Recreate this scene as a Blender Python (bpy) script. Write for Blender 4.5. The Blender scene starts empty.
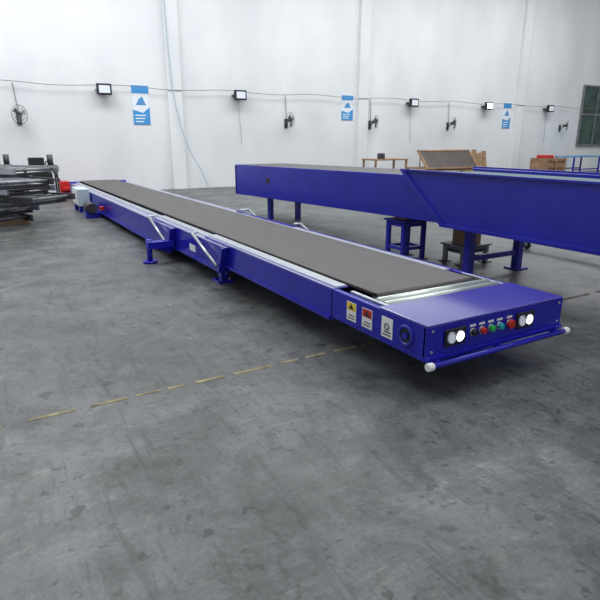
import bpy, math, random
from mathutils import Vector, Matrix
random.seed(4)
S=bpy.context.scene
COL=S.collection

# ------------------------------------------------------------------ materials
def mat(name,col,rough=.5,metal=0,emit=None,es=0,noise=0,nscale=8,bump=0,coat=0,spec=None):
    m=bpy.data.materials.new(name); m.use_nodes=True
    nt=m.node_tree; b=nt.nodes['Principled BSDF']
    b.inputs['Base Color'].default_value=(*col,1); b.inputs['Roughness'].default_value=rough
    b.inputs['Metallic'].default_value=metal
    if coat: b.inputs['Coat Weight'].default_value=coat; b.inputs['Coat Roughness'].default_value=.12
    if spec is not None: b.inputs['Specular IOR Level'].default_value=spec
    if emit: b.inputs['Emission Color'].default_value=(*emit,1); b.inputs['Emission Strength'].default_value=es
    if noise or bump:
        tc=nt.nodes.new('ShaderNodeTexCoord'); n=nt.nodes.new('ShaderNodeTexNoise')
        n.inputs['Scale'].default_value=nscale; n.inputs['Detail'].default_value=6
        nt.links.new(tc.outputs['Object'],n.inputs['Vector'])
        if noise:
            r=nt.nodes.new('ShaderNodeValToRGB')
            r.color_ramp.elements[0].position=.3; r.color_ramp.elements[1].position=.7
            r.color_ramp.elements[0].color=(*[c*(1-noise) for c in col],1)
            r.color_ramp.elements[1].color=(*[min(1,c*(1+noise)) for c in col],1)
            nt.links.new(n.outputs['Fac'],r.inputs['Fac']); nt.links.new(r.outputs['Color'],b.inputs['Base Color'])
        if bump:
            bp=nt.nodes.new('ShaderNodeBump'); bp.inputs['Strength'].default_value=bump; bp.inputs['Distance'].default_value=.01
            nt.links.new(n.outputs['Fac'],bp.inputs['Height']); nt.links.new(bp.outputs['Normal'],b.inputs['Normal'])
    return m
BLUE=mat('blue_paint',(.014,.013,.37),.22,spec=.5,noise=.06,nscale=3)
BLUETOP=mat('blue_glossy_painted_sheen',(.06,.05,.38),.12,coat=1,spec=.9,noise=.06,nscale=3)  # glossy coat; paler purple base colour has the wall's reflection painted in
BLUE2=mat('blue_paint_worn',(.018,.020,.31),.3,spec=.45,noise=.15,nscale=2)
BELT=mat('belt_rubber',(.062,.055,.050),.5,noise=.16,nscale=5,bump=.15)
BELTG=mat('belt_rubber_green',(.02,.09,.11),.55)
STEEL=mat('galvanised_steel',(.55,.58,.62),.32,metal=.8,noise=.08,nscale=20)
ROLL=mat('roller_zinc',(.62,.68,.62),.3,metal=.55)
DSTEEL=mat('dark_steel',(.06,.06,.065),.5,metal=.3,noise=.4,nscale=6)
GSTEEL=mat('grey_steel',(.20,.21,.23),.5,metal=.4,noise=.4,nscale=6)
BLACK=mat('black_plastic',(.012,.012,.014),.4)
WHITE=mat('white_plastic',(.8,.8,.8),.4)
CREAM=mat('cabinet_paint',(.50,.60,.66),.4)
RED=mat('red_plastic',(.5,.02,.015),.35)
GREEN=mat('green_plastic',(.02,.4,.08),.35)
TEAL=mat('teal_plastic',(.02,.35,.4),.35)
YEL=mat('yellow_sticker',(.85,.6,.03),.5)
YTAPE=mat('floor_tape_yellow',(.22,.19,.10),.7,noise=.6,nscale=9)
WOOD=mat('wood',(.30,.18,.10),.7,noise=.3,nscale=6)
DWOOD=mat('dark_board',(.05,.035,.028),.5,noise=.3,nscale=4)
LED=mat('led_face',(.9,.95,1),.3,emit=(.9,.95,1),es=9)
LENS=mat('lamp_glass',(.6,.65,.7),.1,emit=(.8,.9,1),es=.2)
LENS_ON=mat('lamp_glass_lit',(.9,.9,.9),.1,emit=(1,1,1),es=7)
HOSE=mat('air_hose_blue',(.08,.28,.55),.4)
PIPE=mat('air_pipe_pale',(.40,.50,.58),.4)
CABLE=mat('cable_grey',(.2,.2,.21),.6)
PBLUE=mat('poster_blue',(.05,.28,.62),.5)
PWHITE=mat('poster_white',(.75,.8,.85),.5)
GLASS=mat('window_glass_dark',(.03,.07,.055),.08,noise=.6,nscale=1.5)

# ------------------------------------------------------------------ geometry helpers
def empty(name,loc):
    e=bpy.data.objects.new(name,None); e.location=loc; e.empty_display_size=.2; COL.objects.link(e); return e
def mk(name,verts,faces,m,parent=None,bevel=0,smooth=False):
    off=Vector(parent.location) if parent else Vector((0,0,0))
    me=bpy.data.meshes.new(name); me.from_pydata([Vector(v)-off for v in verts],[],faces); me.update()
    import bmesh
    bm=bmesh.new(); bm.from_mesh(me); bmesh.ops.recalc_face_normals(bm,faces=bm.faces); bm.to_mesh(me); bm.free()
    me.materials.append(m); o=bpy.data.objects.new(name,me); COL.objects.link(o)
    if parent: o.parent=parent
    if smooth:
        for p in me.polygons: p.use_smooth=len(p.vertices)==4
    if bevel:
        b=o.modifiers.new('bevel','BEVEL'); b.width=bevel; b.segments=2; b.limit_method='ANGLE'
    return o
def box(name,x0,x1,y0,y1,z0,z1,m,parent=None,bevel=0,T=None):
    v=[(x,y,z) for x in(x0,x1) for y in(y0,y1) for z in(z0,z1)]
    if T: v=[T@Vector(p) for p in v]
    return mk(name,v,[(0,1,3,2),(4,6,7,5),(0,4,5,1),(2,3,7,6),(0,2,6,4),(1,5,7,3)],m,parent,bevel)
def prism(name,poly,x0,x1,m,parent=None,bevel=0,axis='x'):
    n=len(poly)
    f=(lambda a,p:(a,p[0],p[1])) if axis=='x' else ((lambda a,p:(p[0],a,p[1])) if axis=='y' else (lambda a,p:(p[0],p[1],a)))
    v=[f(x0,p) for p in poly]+[f(x1,p) for p in poly]
    F=[tuple(range(n)),tuple(range(n,2*n))]+[(i,(i+1)%n,n+(i+1)%n,n+i) for i in range(n)]
    return mk(name,v,F,m,parent,bevel)
def cyl(name,a,b,r,m,parent=None,n=20,r2=None,bevel=0):
    a=Vector(a);b=Vector(b); r2=r if r2 is None else r2
    d=(b-a).normalized(); u=d.orthogonal().normalized(); w=d.cross(u)
    v=[a+(u*math.cos(t)+w*math.sin(t))*r for t in [2*math.pi*i/n for i in range(n)]]
    v+=[b+(u*math.cos(t)+w*math.sin(t))*r2 for t in [2*math.pi*i/n for i in range(n)]]
    F=[tuple(range(n)),tuple(range(n,2*n))]+[(i,(i+1)%n,n+(i+1)%n,n+i) for i in range(n)]
    return mk(name,v,F,m,parent,bevel,smooth=True)
def ring(name,c,axis,R,r,m,parent=None,n=28,k=8):
    c=Vector(c);d=Vector(axis).normalized();u=d.orthogonal().normalized();w=d.cross(u)
    v=[];F=[]
    for i in range(n):
        t=2*math.pi*i/n; e=u*math.cos(t)+w*math.sin(t)
        for j in range(k):
            s=2*math.pi*j/k; v.append(c+e*(R+r*math.cos(s))+d*r*math.sin(s))
    for i in range(n):
        for j in range(k):
            F.append((i*k+j,((i+1)%n)*k+j,((i+1)%n)*k+(j+1)%k,i*k+(j+1)%k))
    return mk(name,v,F,m,parent,smooth=True)
def tube(name,pts,r,m,parent=None,smooth=True):
    off=Vector(parent.location) if parent else Vector((0,0,0))
    c=bpy.data.curves.new(name,'CURVE'); c.dimensions='3D'; c.bevel_depth=r; c.bevel_resolution=3
    s=c.splines.new('NURBS' if smooth else 'POLY'); s.points.add(len(pts)-1)
    for p,q in zip(s.points,pts): p.co=(*(Vector(q)-off),1)
    if smooth: s.order_u=3; s.use_endpoint_u=True
    c.materials.append(m); o=bpy.data.objects.new(name,c); COL.objects.link(o)
    if parent:o.parent=parent
    return o

# ------------------------------------------------------------------ room
WY=15.0; WH=9.0
def floor_mat():
    m=bpy.data.materials.new('concrete_floor'); m.use_nodes=True; nt=m.node_tree; b=nt.nodes['Principled BSDF']
    tc=nt.nodes.new('ShaderNodeTexCoord')
    def N(s,d,rough=.6,dist=0,sc=None,rot=.5,off=(0,0,0)):
        n=nt.nodes.new('ShaderNodeTexNoise'); n.inputs['Scale'].default_value=s; n.inputs['Detail'].default_value=d; n.inputs['Roughness'].default_value=rough
        n.inputs['Distortion'].default_value=dist
        mp=nt.nodes.new('ShaderNodeMapping'); mp.inputs['Scale'].default_value=sc or (1,1,1); mp.inputs['Rotation'].default_value=(0,0,rot if sc else 0); mp.inputs['Location'].default_value=off
        nt.links.new(tc.outputs['Object'],mp.inputs[0]); nt.links.new(mp.outputs[0],n.inputs['Vector'])
        return n
    def R(n,p0,c0,p1,c1):
        r=nt.nodes.new('ShaderNodeValToRGB'); e=r.color_ramp.elements
        e[0].position=p0;e[0].color=(*c0,1);e[1].position=p1;e[1].color=(*c1,1); nt.links.new(n.outputs[0],r.inputs['Fac']); return r
    def M(a,b_,t,f=1):
        x=nt.nodes.new('ShaderNodeMixRGB'); x.blend_type=t; x.inputs['Fac'].default_value=f
        nt.links.new(a.outputs[0],x.inputs[1]); nt.links.new(b_.outputs[0],x.inputs[2]); return x
    base=R(N(.6,9,.68),.3,(.080,.086,.085),.72,(.150,.157,.153))
    st=R(N(2.2,9,.8,.6),.42,(.5,.5,.5),.54,(1,1,1))
    grime=R(N(.9,10,.8,.3,off=(3,7,0)),.44,(.6,.6,.59),.52,(1,1,1))
    fine=R(N(45,3),.3,(.80,.80,.80),.7,(1.12,1.12,1.12))
    spots=R(N(8,3,.5),.32,(.35,.35,.35),.36,(1,1,1))
    spots2=R(N(17,2,.5),.66,(1,1,1),.69,(.4,.4,.4))
    pale=R(N(5,5,.6),.62,(1,1,1),.70,(1.5,1.48,1.42))
    scuff=R(N(1.3,8,.75,1.5,(1,7,1)),.54,(1,1,1),.64,(1.4,1.4,1.38))
    dscuff=R(N(1.1,8,.7,2.5,(6,1,1),.9),.54,(1,1,1),.62,(.5,.5,.5))
    x=M(base,st,'MULTIPLY',.75)
    for a,f in ((grime,.8),(fine,1),(spots,.9),(spots2,.8),(pale,.8),(scuff,.8),(dscuff,.8)): x=M(x,a,'MULTIPLY',f)
    nt.links.new(x.outputs[0],b.inputs['Base Color'])
    rr=R(N(1.5,6,.7),.3,(.30,)*3,.7,(.55,)*3); nt.links.new(rr.outputs[0],b.inputs['Roughness'])
    bp=nt.nodes.new('ShaderNodeBump'); bp.inputs['Strength'].default_value=.18; bp.inputs['Distance'].default_value=.01
    nt.links.new(N(30,4).outputs[0],bp.inputs['Height']); nt.links.new(bp.outputs['Normal'],b.inputs['Normal'])
    return m
FLOOR=floor_mat()
def wall_mat():
    m=bpy.data.materials.new('whitewashed_wall'); m.use_nodes=True; nt=m.node_tree; b=nt.nodes['Principled BSDF']
    tc=nt.nodes.new('ShaderNodeTexCoord'); n=nt.nodes.new('ShaderNodeTexNoise'); n.inputs['Scale'].default_value=.6; n.inputs['Detail'].default_value=8
    mp=nt.nodes.new('ShaderNodeMapping'); mp.inputs['Scale'].default_value=(1,1,.5)
    nt.links.new(tc.outputs['Object'],mp.inputs[0]); nt.links.new(mp.outputs[0],n.inputs['Vector'])
    r=nt.nodes.new('ShaderNodeValToRGB'); e=r.color_ramp.elements
    e[0].position=.3;e[0].color=(.64,.66,.67,1);e[1].position=.65;e[1].color=(.76,.775,.78,1)
    nt.links.new(n.outputs['Fac'],r.inputs['Fac']); nt.links.new(r.outputs[0],b.inputs['Base Color'])
    b.inputs['Roughness'].default_value=.8
    return m
WALL=wall_mat()
box('floor',-12,34,-14,WY+.3,-.2,0,FLOOR)
box('wall_back',-12,34,WY,WY+.3,0,WH,WALL)
box('wall_left',-12.3,-12,-14,WY+.3,0,WH,WALL)
box('wall_right',34,34.3,-14,WY+.3,0,WH,WALL)
for i,x in enumerate((-4.2,3.4,10.5,19.1,27)):
    box('trim_%d'%(i+1),x-.22,x+.22,WY-.14,WY+.02,0,WH,WALL,bevel=.01)
w=empty('window_1',(24.6,WY,2.6))
box('glass',23.7,27.1,WY-.05,WY-.01,1.3,4.0,GLASS,w)
for x in (23.65,24.8,25.95,27.1): box('mullion',x-.04,x+.04,WY-.09,WY-.02,1.26,4.04,GSTEEL,w)
for z in (1.26,2.7,4.0): box('rail',23.6,27.15,WY-.1,WY-.02,z-.04,z+.04,GSTEEL,w)

# yellow floor tape
t=empty('floor_marking_tape',(0,.92,0))
x=-6.0
while x<6:
    L=random.uniform(.1,.28)
    box('tape',x,x+L,.895+random.uniform(-.01,.01),.928,0,.002,YTAPE,t); x+=L+random.uniform(.04,.14)

# wall cable run, air pipe
c=empty('wall_cable',(5,WY-.16,2.9))
pts=[(-9+i*1.0,WY-.16,2.98+.05*math.sin(i*1.9)) for i in range(38)]
tube('run',pts,.009,CABLE,c)
for x in (5.5,12.8,21): tube('drop',[(x,WY-.05,2.8),(x+.05,WY-.05,2.2),(x+.1,WY-.05,1.4)],.006,CABLE,c)
for x in (-.95,7.3,10.9,14.9): tube('fan_feed',[(x-.05,WY-.05,2.97),(x-.02,WY-.05,2.6),(x,WY-.05,2.2)],.012,CABLE,c)
h=empty('air_hose',(3.5,WY-.2,2))
tube('hose',[(3.2,WY-.17,7),(3.25,WY-.17,3.5),(3.4,WY-.2,2.3),(3.7,WY-.2,1.2),(4.1,WY-.2,.6),(4.3,WY-.2,.03)],.013,PIPE,h)

# floodlights
def flood(x,lit=False,z=2.88):
    e=empty('wall_floodlight',(x,WY-.2,z))
    box('housing',x-.2,x+.2,WY-.32,WY-.2,z-.15,z+.15,BLACK,e,.01)
    box('glass',x-.15,x+.15,WY-.33,WY-.318,z-.10,z+.10,LENS_ON if lit else LENS,e)
    box('bracket',x-.19,x+.19,WY-.2,WY-.0,z-.02,z+.02,BLACK,e)
    for i in range(5): box('fin',x-.14+i*.065,x-.13+i*.065,WY-.2,WY-.16,z-.1,z+.1,DSTEEL,e)
for x,l in ((1.3,0),(5.5,0),(12.8,0),(16.95,1),(21.0,0)): flood(x,l)
# wall fans
def fan(x,z=2.15):
    e=empty('wall_fan',(x,WY-.3,z))
    box('mount_plate',x-.06,x+.06,WY-.03,WY,z-.25,z+.05,DSTEEL,e)
    cyl('arm',(x,WY-.02,z-.15),(x,WY-.25,z),.02,DSTEEL,e)
    cyl('motor',(x,WY-.2,z),(x,WY-.38,z),.06,DSTEEL,e)
    for R in (.24,.16,.09): ring('cage_ring',(x,WY-.42,z),(0.7,-1,0),R,.004,DSTEEL,e)
    ring('cage_back',(x,WY-.3,z),(0.7,-1,0),.24,.004,DSTEEL,e)
    for i in range(12):
        t=math.pi*2*i/12; cyl('cage_wire',(x,WY-.44,z),(x+.2*math.cos(t),WY-.41+.13*math.cos(t),z+.24*math.sin(t)),.003,DSTEEL,e,6)
    for i in range(3):
        t=math.pi*2*i/3+.4; p=Vector((x,WY-.38,z)); q=p+Vector((math.cos(t)*.8,math.cos(t)*.5,math.sin(t)))*.2; s=Vector((-math.sin(t),.25,math.cos(t)))*.06
        mk('blade',[p-s*.3,p+s*.3,q+s,q-s],[(0,1,2,3)],GSTEEL,e)
for x in (-.95,7.3,10.9,14.9,22.2): fan(x)
# posters
def poster(x,z0,z1,wd):
    e=empty('safety_poster',(x,WY-.02,(z0+z1)/2))
    box('sheet',x-wd/2,x+wd/2,WY-.015,WY-.002,z0,z1,PWHITE,e)
    H=z1-z0
    box('title_band',x-wd*.5,x+wd*.5,WY-.02,WY-.016,z1-H*.2,z1,PBLUE,e)
    prism('wave_band',[(x-wd*.5,z0),(x+wd*.5,z0),(x+wd*.5,z0+H*.45),(x+wd*.1,z0+H*.3),(x-wd*.5,z0+H*.38)],WY-.02,WY-.016,PBLUE,e,axis='y')
    for i in range(3): box('text_line',x-wd*.38,x+wd*(.1+.08*i),WY-.024,WY-.021,z0+H*(.06+.08*i),z0+H*(.09+.08*i),PWHITE,e)
    prism('picture',[(x-wd*.3,z0+H*.5),(x+wd*.3,z0+H*.5),(x+wd*.1,z0+H*.72),(x-wd*.1,z0+H*.66)],WY-.02,WY-.016,HOSE,e,axis='y')
poster(2.37,1.95,3.05,.5); poster(9.85,2.2,3.05,.5); poster(18.4,2.0,3.05,.5)

# ------------------------------------------------------------------ main telescopic conveyor
C=empty('telescopic_belt_conveyor',(.6,5,0))
W=1.24; T=.458
prism('head_side_near',[(0,.24),(0,T),(1.0,T),(1.0,.24)],0,.04,BLUE,C,.004)
prism('head_side_far',[(0,.24),(0,T),(1.0,T),(1.0,.24)],W-.04,W,BLUE,C,.004)
box('head_front_panel',0.0,W,-.012,.02,.27,T,BLUE,C,.004)
box('head_front_lip',0,W,-.03,.0,.245,.275,BLUE,C,.004)
box('head_top_plate',.0,W,-.012,.44,T,T+.012,BLUETOP,C,.004)
box('head_bottom_plate',.04,W-.04,.0,1.0,.24,.26,BLUE,C)
box('head_cross_plate',.04,W-.04,.42,.44,.26,T,BLUE,C)
cyl('bumper_bar',(.0,-.06,.235),(W,-.06,.235),.018,BLUE,C)
for x in (-.03,W-.02):
    cyl('bumper_roller',(x,-.06,.235),(x+.045,-.06,.235),.025,WHITE,C,bevel=.006)
for x in (.08,.6,W-.08): box('bumper_arm',x-.012,x+.012,-.06,.02,.225,.25,BLUE,C)
for x in (.22,.85):
    box('lamp_bezel',x-.085,x+.085,-.026,-.012,.315,.425,BLACK,C,.006)
    for dx,m in ((-.038,STEEL),(.03,LED)):
        ring('lamp_ring',(x+dx,-.03,.37),(0,1,0),.034,.005,STEEL,C)
        cyl('lamp_led',(x+dx,-.032,.37),(x+dx,-.026,.37),.031,LED if m is LED else LENS,C,28)
for x,m in ((.37,BLACK),(.45,RED),(.53,GREEN),(.61,TEAL),(.70,RED)):
    cyl('button_base',(x,-.022,.37),(x,-.012,.37),.026,STEEL,C)
    cyl('button',(x,-.045,.37),(x,-.022,.37),.02 if x<.65 else .03,m,C,bevel=.004)
    box('button_tag',x-.025,x+.025,-.014,-.0125,.405,.42,WHITE,C)
for x in (.04,W-.04):
    for z in (.30,.43): cyl('panel_screw',(x,-.017,z),(x,-.012,z),.009,STEEL,C,12)
ring('side_port_rim',(0,.17,.355),(1,0,0),.058,.014,BLUE2,C)
cyl('side_port',(-.004,.17,.355),(.0,.17,.355),.056,BLACK,C)
cyl('side_port_boss',(-.012,.17,.355),(-.0,.17,.355),.022,BLUE,C)
for i,(y,m) in enumerate(((.74,YEL),(.56,YEL),(.35,WHITE))):
    box('label_%d'%i,-.003,-.0005,y-.055,y+.055,.285,.42,WHITE,C)
    box('label_head_%d'%i,-.004,-.003,y-.05,y+.05,.36,.415,m if i!=1 else RED,C)
    box('label_text_%d'%i,-.004,-.003,y-.04,y+.04,.30,.308,BLACK,C)
    box('label_text2_%d'%i,-.004,-.003,y-.04,y+.03,.32,.328,BLACK,C)
    if i<2: prism('label_sign_%d'%i,[(y-.03,.37),(y+.03,.37),(y,.407)],-.0055,-.004,BLACK,C)
    else: ring('label_sign_%d'%i,(-.004,y,.36),(1,0,0),.02,.004,DSTEEL,C)
for y,r in ((.49,.028),(.57,.034)):
    cyl('head_roller',(.09,y,T-.01),(W-.09,y,T-.01),r,ROLL,C,24)
for x in (.055,W-.085): box('roller_bearing_bar',x,x+.03,.44,.84,T-.05,T+.01,STEEL,C)
YE=13.2
box('belt',.16,W-.15,.67,YE,T-.005,T+.02,BELT,C,.006)
cyl('belt_nose',(.16,.68,T-.022),(W-.15,.68,T-.022),.042,BELT,C,24)
def section(o,y0,y1,z0,zt,sl,n):
    for side,(a,b) in (('near',(-o,-o+.05)),('far',(W+o-.05,W+o))):
        prism('section_%d_side_%s'%(n,side),[(y0,zt),(y0+sl,z0),(y1,z0),(y1,zt)],a,b,BLUE,C,.004)
        s=-1 if side=='near' else 1
        e=a if side=='near' else b
        box('section_%d_flange_%s'%(n,side),min(e,e+s*.02),max(e,e+s*.02),y0+sl+.02,y1,z0,z0+.025,BLUE,C)
        if n<3: prism('section_%d_end_rib_%s'%(n,side),[(y0,zt),(y0+sl,z0),(y0+sl+.06,z0),(y0+.06,zt)],min(e,e+s*.03),max(e,e+s*.03),BLUE,C)
        x0,x1=(-o,.14) if side=='near' else (W-.14,W+o)
        box('section_%d_top_%s'%(n,side),x0,x1,y0,y1,zt,zt+.008,BLUETOP,C)
        x0,x1=(.04,.135) if side=='near' else (W-.135,W-.05)
        box('section_%d_strip_%s'%(n,side),x0,x1,y0+.02,y1,zt+.008,zt+.014,STEEL,C)
    box('section_%d_floor'%n,-o+.05,W+o-.05,y0+sl,y1,z0,z0+.02,BLUE,C)
section(0,.98,3.6,.22,T-.005,.0,3)
section(.05,2.9,5.6,.16,T-.02,.12,2)
section(.10,4.5,YE+.05,.10,T-.035,.16,1)
box('rating_label',-.052,-.0505,3.8,4.0,.24,.32,WHITE,C)
box('base_end_plate',-.1,W+.1,YE,YE+.1,.1,T,BLUE,C,.005)
for y,o in ((3.0,.08),(4.65,.13)):
    for x,s in ((0,-1),(W,1)):
        xx=x+s*(o+.02)
        cyl('guard_tube',(xx,y+.75,T+.02),(xx,y+.02,.24),.016,STEEL,C,12)
        cyl('guard_tube_top',(xx,y+.75,T+.02),(x+s*.02,y+.78,T+.02),.014,STEEL,C,12)
def leg(x,y,w=.22,zt=.2):
    prism('support_gusset',[(y-w,zt),(y+w,zt),(y+.08,.06),(y-.08,.06)],x-.012,x+.012,BLUE,C)
    box('support_post',x-.04,x+.04,y-.05,y+.05,.03,zt,BLUE,C,.004)
    box('support_foot',x-.09,x+.09,y-.09,y+.09,0,.03,BLUE,C,.003)
    cyl('foot_bolt',(x+.05,y-.05,.02),(x+.05,y-.05,.05),.012,STEEL,C)
for x in (.06,W-.06): leg(x,3.25)
for s,x in ((-1,-.38),(1,W+.38)):
    xi=-.1 if s<0 else W+.1
    yy=4.6 if s<0 else 5.2
    box('outrigger_arm',min(x,xi)-.03,max(x,xi)+.03,yy-.06,yy+.06,.18,.27,BLUE,C,.004)
    cyl('outrigger_screw',(x,yy,.03),(x,yy,.30),.035,BLUE,C)
    cyl('outrigger_pad',(x,yy,0),(x,yy,.03),.09,BLUE,C)
    prism('outrigger_gusset',[(xi,.1),(xi,.2),(x,.2)],yy-.02,yy+.02,BLUE,C,axis='y')
for y in (8.5,11.8):
    for x in (.05,W-.05): box('base_foot',x-.08,x+.08,y-.1,y+.1,0,.1,BLUE,C,.004)
box('control_cabinet',-.36,-.12,10.2,11.0,.14,.50,CREAM,C,.01)
box('cabinet_door',-.37,-.36,10.25,10.95,.18,.46,WHITE,C,.004)
box('cabinet_leg_a',-.35,-.28,10.25,10.35,0,.14,BLUE,C); box('cabinet_leg_b',-.35,-.28,10.85,10.95,0,.14,BLUE,C)
cyl('drive_motor',(-.26,9.2,.2),(-.26,9.7,.2),.1,DSTEEL,C); box('motor_base',-.38,-.1,9.25,9.65,0,.1,BLUE,C)
box('signal_lamp',-.2,-.12,8.7,8.8,.2,.28,RED,C,.01)

# ------------------------------------------------------------------ second conveyor
D=empty('telescopic_conveyor',(2.9,2,0))
X0,X1=2.3,3.5
def tilt(y): return (y-2.6)*-.014
for a,b,n in ((X0,X0+.05,'near'),(X1-.05,X1,'far')):
    prism('base_side_'+n,[(2.95,1.15),(2.25,.59),(-6,.64),(-6,1.15)],a,b,BLUE2,D,.005)
    prism('boom_side_'+n,[(1.9,1.11),(8.1,1.11+tilt(8.1)),(8.1,.53+tilt(8.1)),(1.9,.60)],a+.06 if n=='near' else a-.06,b+.06 if n=='near' else b-.06,BLUE2,D,.005)
    s=-1 if n=='near' else 1; e=a if n=='near' else b
    prism('base_top_flange_'+n,[(2.97,1.15),(2.97,1.17),(-6,1.17),(-6,1.15)],min(e,e+s*.03),max(e,e+s*.03),BLUE2,D)
    prism('base_bottom_flange_'+n,[(2.25,.57),(2.25,.60),(-6,.65),(-6,.62)],min(e,e+s*.04),max(e,e+s*.04),BLUE2,D)
    prism('base_end_rib_'+n,[(2.97,1.15),(2.27,.59),(2.2,.59),(2.9,1.15)],min(e,e+s*.03),max(e,e+s*.03),BLUE2,D)
    box('boom_port_'+n,(a+.055 if n=='near' else b-.06),(a+.06 if n=='near' else b-.055),6.6,6.75,.75,.85,BLACK,D)
box('boom_head',X0+.06,X1-.06,8.05,8.14,.46,1.02,BLUE2,D,.01)
prism('boom_top',[(1.9,1.11),(8.1,1.11+tilt(8.1)),(8.1,1.09+tilt(8.1)),(1.9,1.09)],X0+.11,X1-.11,BELT,D)
box('base_belt',X0+.14,X1-.14,-6,2.8,1.10,1.12,BELTG,D)
box('base_pan',X0+.05,X1-.05,-6,2.25,.64,.66,BLUE2,D)
prism('boom_pan',[(1.9,.60),(8.1,.53+tilt(8.1)),(8.1,.55+tilt(8.1)),(1.9,.62)],X0+.1,X1-.1,BLUE2,D)
for y in (-.2,-3.5):
    for x in (X0+.1,X1-.1):
        box('leg',x-.05,x+.05,y-.05,y+.05,.02,.63,BLUE2,D,.004); box('leg_foot',x-.1,x+.1,y-.1,y+.1,0,.02,BLUE2,D)
for x in (X0+.3,X1-.3):
    box('front_leg',x-.04,x+.04,7.0,7.1,0,.5,BLUE2,D)
for x in (X0+.25,X1-.12):
    box('mid_leg',x-.045,x+.045,2.0,2.09,.02,.60,BLUE2,D,.004); box('mid_leg_foot',x-.1,x+.1,1.95,2.14,0,.02,BLUE2,D)
box('mid_leg_rail',X0+.25,X1-.12,2.02,2.07,.18,.24,BLUE2,D)

def trestle(x0,x1,y0,y1,z,wm,lm,e):
    for x in (x0,x1):
        for y in (y0,y1):
            box('stand_leg',x-.025,x+.025,y-.025,y+.025,.01,z,lm,e); box('stand_foot_plate',x-.06,x+.06,y-.06,y+.06,0,.012,DSTEEL,e)
    for zz in (.14,z-.06):
        for y in (y0,y1): box('stand_rail_x',x0,x1,y-.02,y+.02,zz,zz+.04,lm,e)
        for x in (x0,x1): box('stand_rail_y',x-.02,x+.02,y0,y1,zz,zz+.04,lm,e)
    box('stand_top_plate',x0-.05,x1+.05,y0-.05,y1+.05,z,z+.02,lm,e)
    box('stand_timber_block',x0+.05,x1-.05,y0+.05,y1-.05,z+.02,z+.02+wm,WOOD,e,.005)
# support stands carry the boom: they belong to the conveyor
trestle(2.45,2.78,3.05,3.35,.50,.06,BLUE2,D)
trestle(2.95,3.35,2.5,2.8,.22,.345,GSTEEL,D)
b=empty('floor_beam_trolley',(4.6,1.2,0))
box('beam',4.5,4.6,-1.5,3.0,.10,.17,BLUE2,b,.005)
for y in (-1.2,1,2.8):
    cyl('castor',(4.53,y,.05),(4.57,y,.05),.05,BLACK,b); box('fork',4.525,4.575,y-.02,y+.02,.05,.1,STEEL,b)

# ------------------------------------------------------------------ steel roller frames pile (left)
P=empty('stacked_roller_frames',(-2.3,10,0))
R0=Matrix.Translation((-2.2,10.2,0))@Matrix.Rotation(math.radians(28),4,'Z')
for k in range(6):
    z=.06+k*.17; R=R0@Matrix.Translation((random.uniform(-.2,.2),random.uniform(-.35,.35),0))@Matrix.Rotation(random.uniform(-.2,.2),4,'Z')
    for x in (-.5,.5):
        box('channel',x-.02,x+.02,-1.7,1.7,z,z+.11,STEEL if k%2 else DSTEEL,P,T=R)
    for i in range(16):
        y=-1.55+i*.205; cyl('roller',R@Vector((-.48,y,z+.06)),R@Vector((.48,y,z+.06)),.028,GSTEEL if (i+k)%3 else DSTEEL,P,10)
    for y in (-1.4,0,1.4): box('spacer',-.55,.55,y-.04,y+.04,z-.06 if k else 0,z,WOOD if k==0 else DSTEEL,P,T=R)
for i in range(9):
    a=R0@Vector((-.5+.12*i,-1.4+.35*i,1.0)); bb=R0@Vector((-.3+.1*i+.2*(i%2),-1.1+.33*i,1.36-.1*(i%3)))
    cyl('loose_leg',a,bb,.025,DSTEEL if i%3 else GSTEEL,P,8)
for i in range(8):
    a=R0@Vector((-.78,-1.6+.45*i,0.0)); bb=R0@Vector((-.55,-1.3+.45*i+.2*(i%2),1.1))
    cyl('leaning_bar',a,bb,.022,GSTEEL if i%2 else DSTEEL,P,8)
def trolley(x,y,m1,m2,s=1):
    e=empty('tool_trolley',(x,y,0))
    for dx in (-.35*s,.35*s):
        for dy in (-.22,.22):
            box('post',x+dx-.02,x+dx+.02,y+dy-.02,y+dy+.02,.08,.9,m1,e); cyl('castor',(x+dx,y+dy-.015,.04),(x+dx,y+dy+.015,.04),.04,BLACK,e,12)
    for z in (.15,.5,.86): box('shelf',x-.38*s,x+.38*s,y-.25,y+.25,z,z+.03,m1,e)
    box('toolbox',x-.25*s,x+.1*s,y-.15,y+.15,.89,1.08,m2,e,.01); box('parts_bin',x-.2*s,x+.25*s,y-.18,y+.18,.53,.72,m2,e,.01)
    cyl('canister',(x+.25*s,y,.89),(x+.25*s,y,1.15),.07,m1,e)
trolley(-.75,13.2,DSTEEL,BLACK); trolley(-2.9,14,DSTEEL,GSTEEL); trolley(-1.7,13.9,DSTEEL,BLACK)
r=empty('red_hand_pallet_truck',(.2,14.2,0))
for y in (14.0,14.4): box('fork',-.2,.9,y-.08,y+.08,.18,.26,RED,r,.01)
box('pump_body',-.25,-.0,14.0,14.4,.1,.42,RED,r,.02); cyl('handle',(-.2,14.2,.4),(-.4,14.2,.8),.025,DSTEEL,r)
ring('handle_loop',(-.44,14.2,.88),(0.2,1,0),.08,.016,BLACK,r)
for y in (14.0,14.4): cyl('load_wheel',(.75,y-.05,.09),(.75,y+.05,.09),.09,BLACK,r)
cyl('steer_wheel',(-.1,14.1,.09),(-.1,14.3,.09),.09,BLACK,r)

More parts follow.
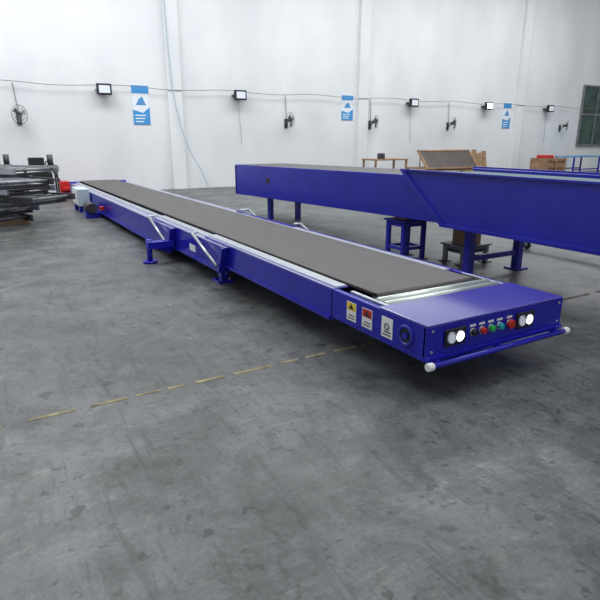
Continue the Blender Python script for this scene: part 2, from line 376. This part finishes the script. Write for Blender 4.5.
# ------------------------------------------------------------------ items along back wall on the right
def bench(x0,x1,y0,y1,z,top,legm,name='workbench'):
    e=empty(name,((x0+x1)/2,(y0+y1)/2,0))
    box('top',x0,x1,y0,y1,z-.05,z,top,e,.005)
    for x in (x0+.05,x1-.05):
        for y in (y0+.05,y1-.05): box('leg',x-.03,x+.03,y-.03,y+.03,0,z-.05,legm,e)
    for y in (y0+.05,y1-.05): box('brace',x0+.05,x1-.05,y-.015,y+.015,.2,.25,legm,e)
    return e
e=bench(10.0,11.5,13.4,14.2,.85,WOOD,WOOD)
box('vice',10.3,10.5,13.5,13.7,.85,1.05,DSTEEL,e,.01); cyl('vice_screw',(10.4,13.3,.98),(10.4,13.5,.98),.02,STEEL,e)
e=bench(12.2,15.2,13.2,14.3,.50,WOOD,WOOD)
e2=Matrix.Translation((13.7,13.8,.50))@Matrix.Rotation(math.radians(48),4,'X')@Matrix.Translation((0,.02,.32))
box('leaning_board',-1.3,1.3,-.42,.45,.0,.04,DWOOD,e,T=e2)
for y in (-.46,.45): box('board_frame',-1.35,1.35,y,y+.05,-.01,.06,WOOD,e,T=e2)
for x in (-1.35,1.3): box('board_frame',x,x+.05,-.46,.5,-.01,.06,WOOD,e,T=e2)
for x in (12.7,14.7): cyl('board_prop',(x,14.1,.50),(x,14.1,1.03),.02,WOOD,e,8)
lb=empty('stacked_wooden_boards',(16.2,14.6,0))
for i in range(5):
    T1=Matrix.Translation((15.7+.27*i,14.45,0))@Matrix.Rotation(math.radians(-14+i),4,'X')
    box('plank',-.12,.12,0,.03,0,1.0+.07*(i%3),WOOD,lb,T=T1)
cr=empty('wooden_crate',(19.4,13.4,0))
box('body',18.8,20.0,13.0,13.8,.1,.75,WOOD,cr)
for z in (.15,.42,.70): box('slat',18.76,20.04,12.96,13.0,z-.06,z+.06,WOOD,cr,.004)
for x in (18.8,19.4,20.0): box('post',x-.05,x+.05,12.93,12.96,.0,.78,WOOD,cr)
box('runner',18.8,20,13.0,13.8,0,.1,WOOD,cr); box('red_lid',18.9,19.4,13.1,13.6,.75,.88,RED,cr,.02)
bench(21,23,13.2,14.2,.8,HOSE,BLUE2)
# ------------------------------------------------------------------ lights
wd=bpy.data.worlds.new('w'); S.world=wd; wd.use_nodes=True
bg=wd.node_tree.nodes['Background']; bg.inputs[0].default_value=(.91,.95,1,1); bg.inputs[1].default_value=.68
def area(name,loc,rot,sx,sy,e,col=(1,1,1)):
    l=bpy.data.lights.new(name,'AREA'); l.shape='RECTANGLE'; l.size=sx; l.size_y=sy; l.energy=e; l.color=col
    o=bpy.data.objects.new(name,l); o.location=loc; o.rotation_euler=rot; COL.objects.link(o)
area('added_fill',(9,10,8.5),(0,0,0),24,3,1450,(.96,.98,1))  # added area light above the view to brighten wall and far floor
area('added_fill_left',(-4,10,8.5),(0,0,0),5,5,550,(.96,.98,1))  # extra fill added over the left side, no real skylight there
area('added_fill_front',(1,0,8.5),(0,0,0),6,4,250,(.96,.98,1))  # weak overhead fill added for the foreground, not an actual skylight

cam=bpy.data.cameras.new('camera'); co=bpy.data.objects.new('camera',cam); COL.objects.link(co)
co.location=(-2.115,-2.184,1.5); cam.sensor_width=36; cam.lens=540/600*36
co.rotation_euler=(math.radians(90-16.5),0,math.radians(-30.15)); cam.clip_end=200
S.camera=co
S.view_settings.view_transform='Standard'; S.view_settings.look='None'
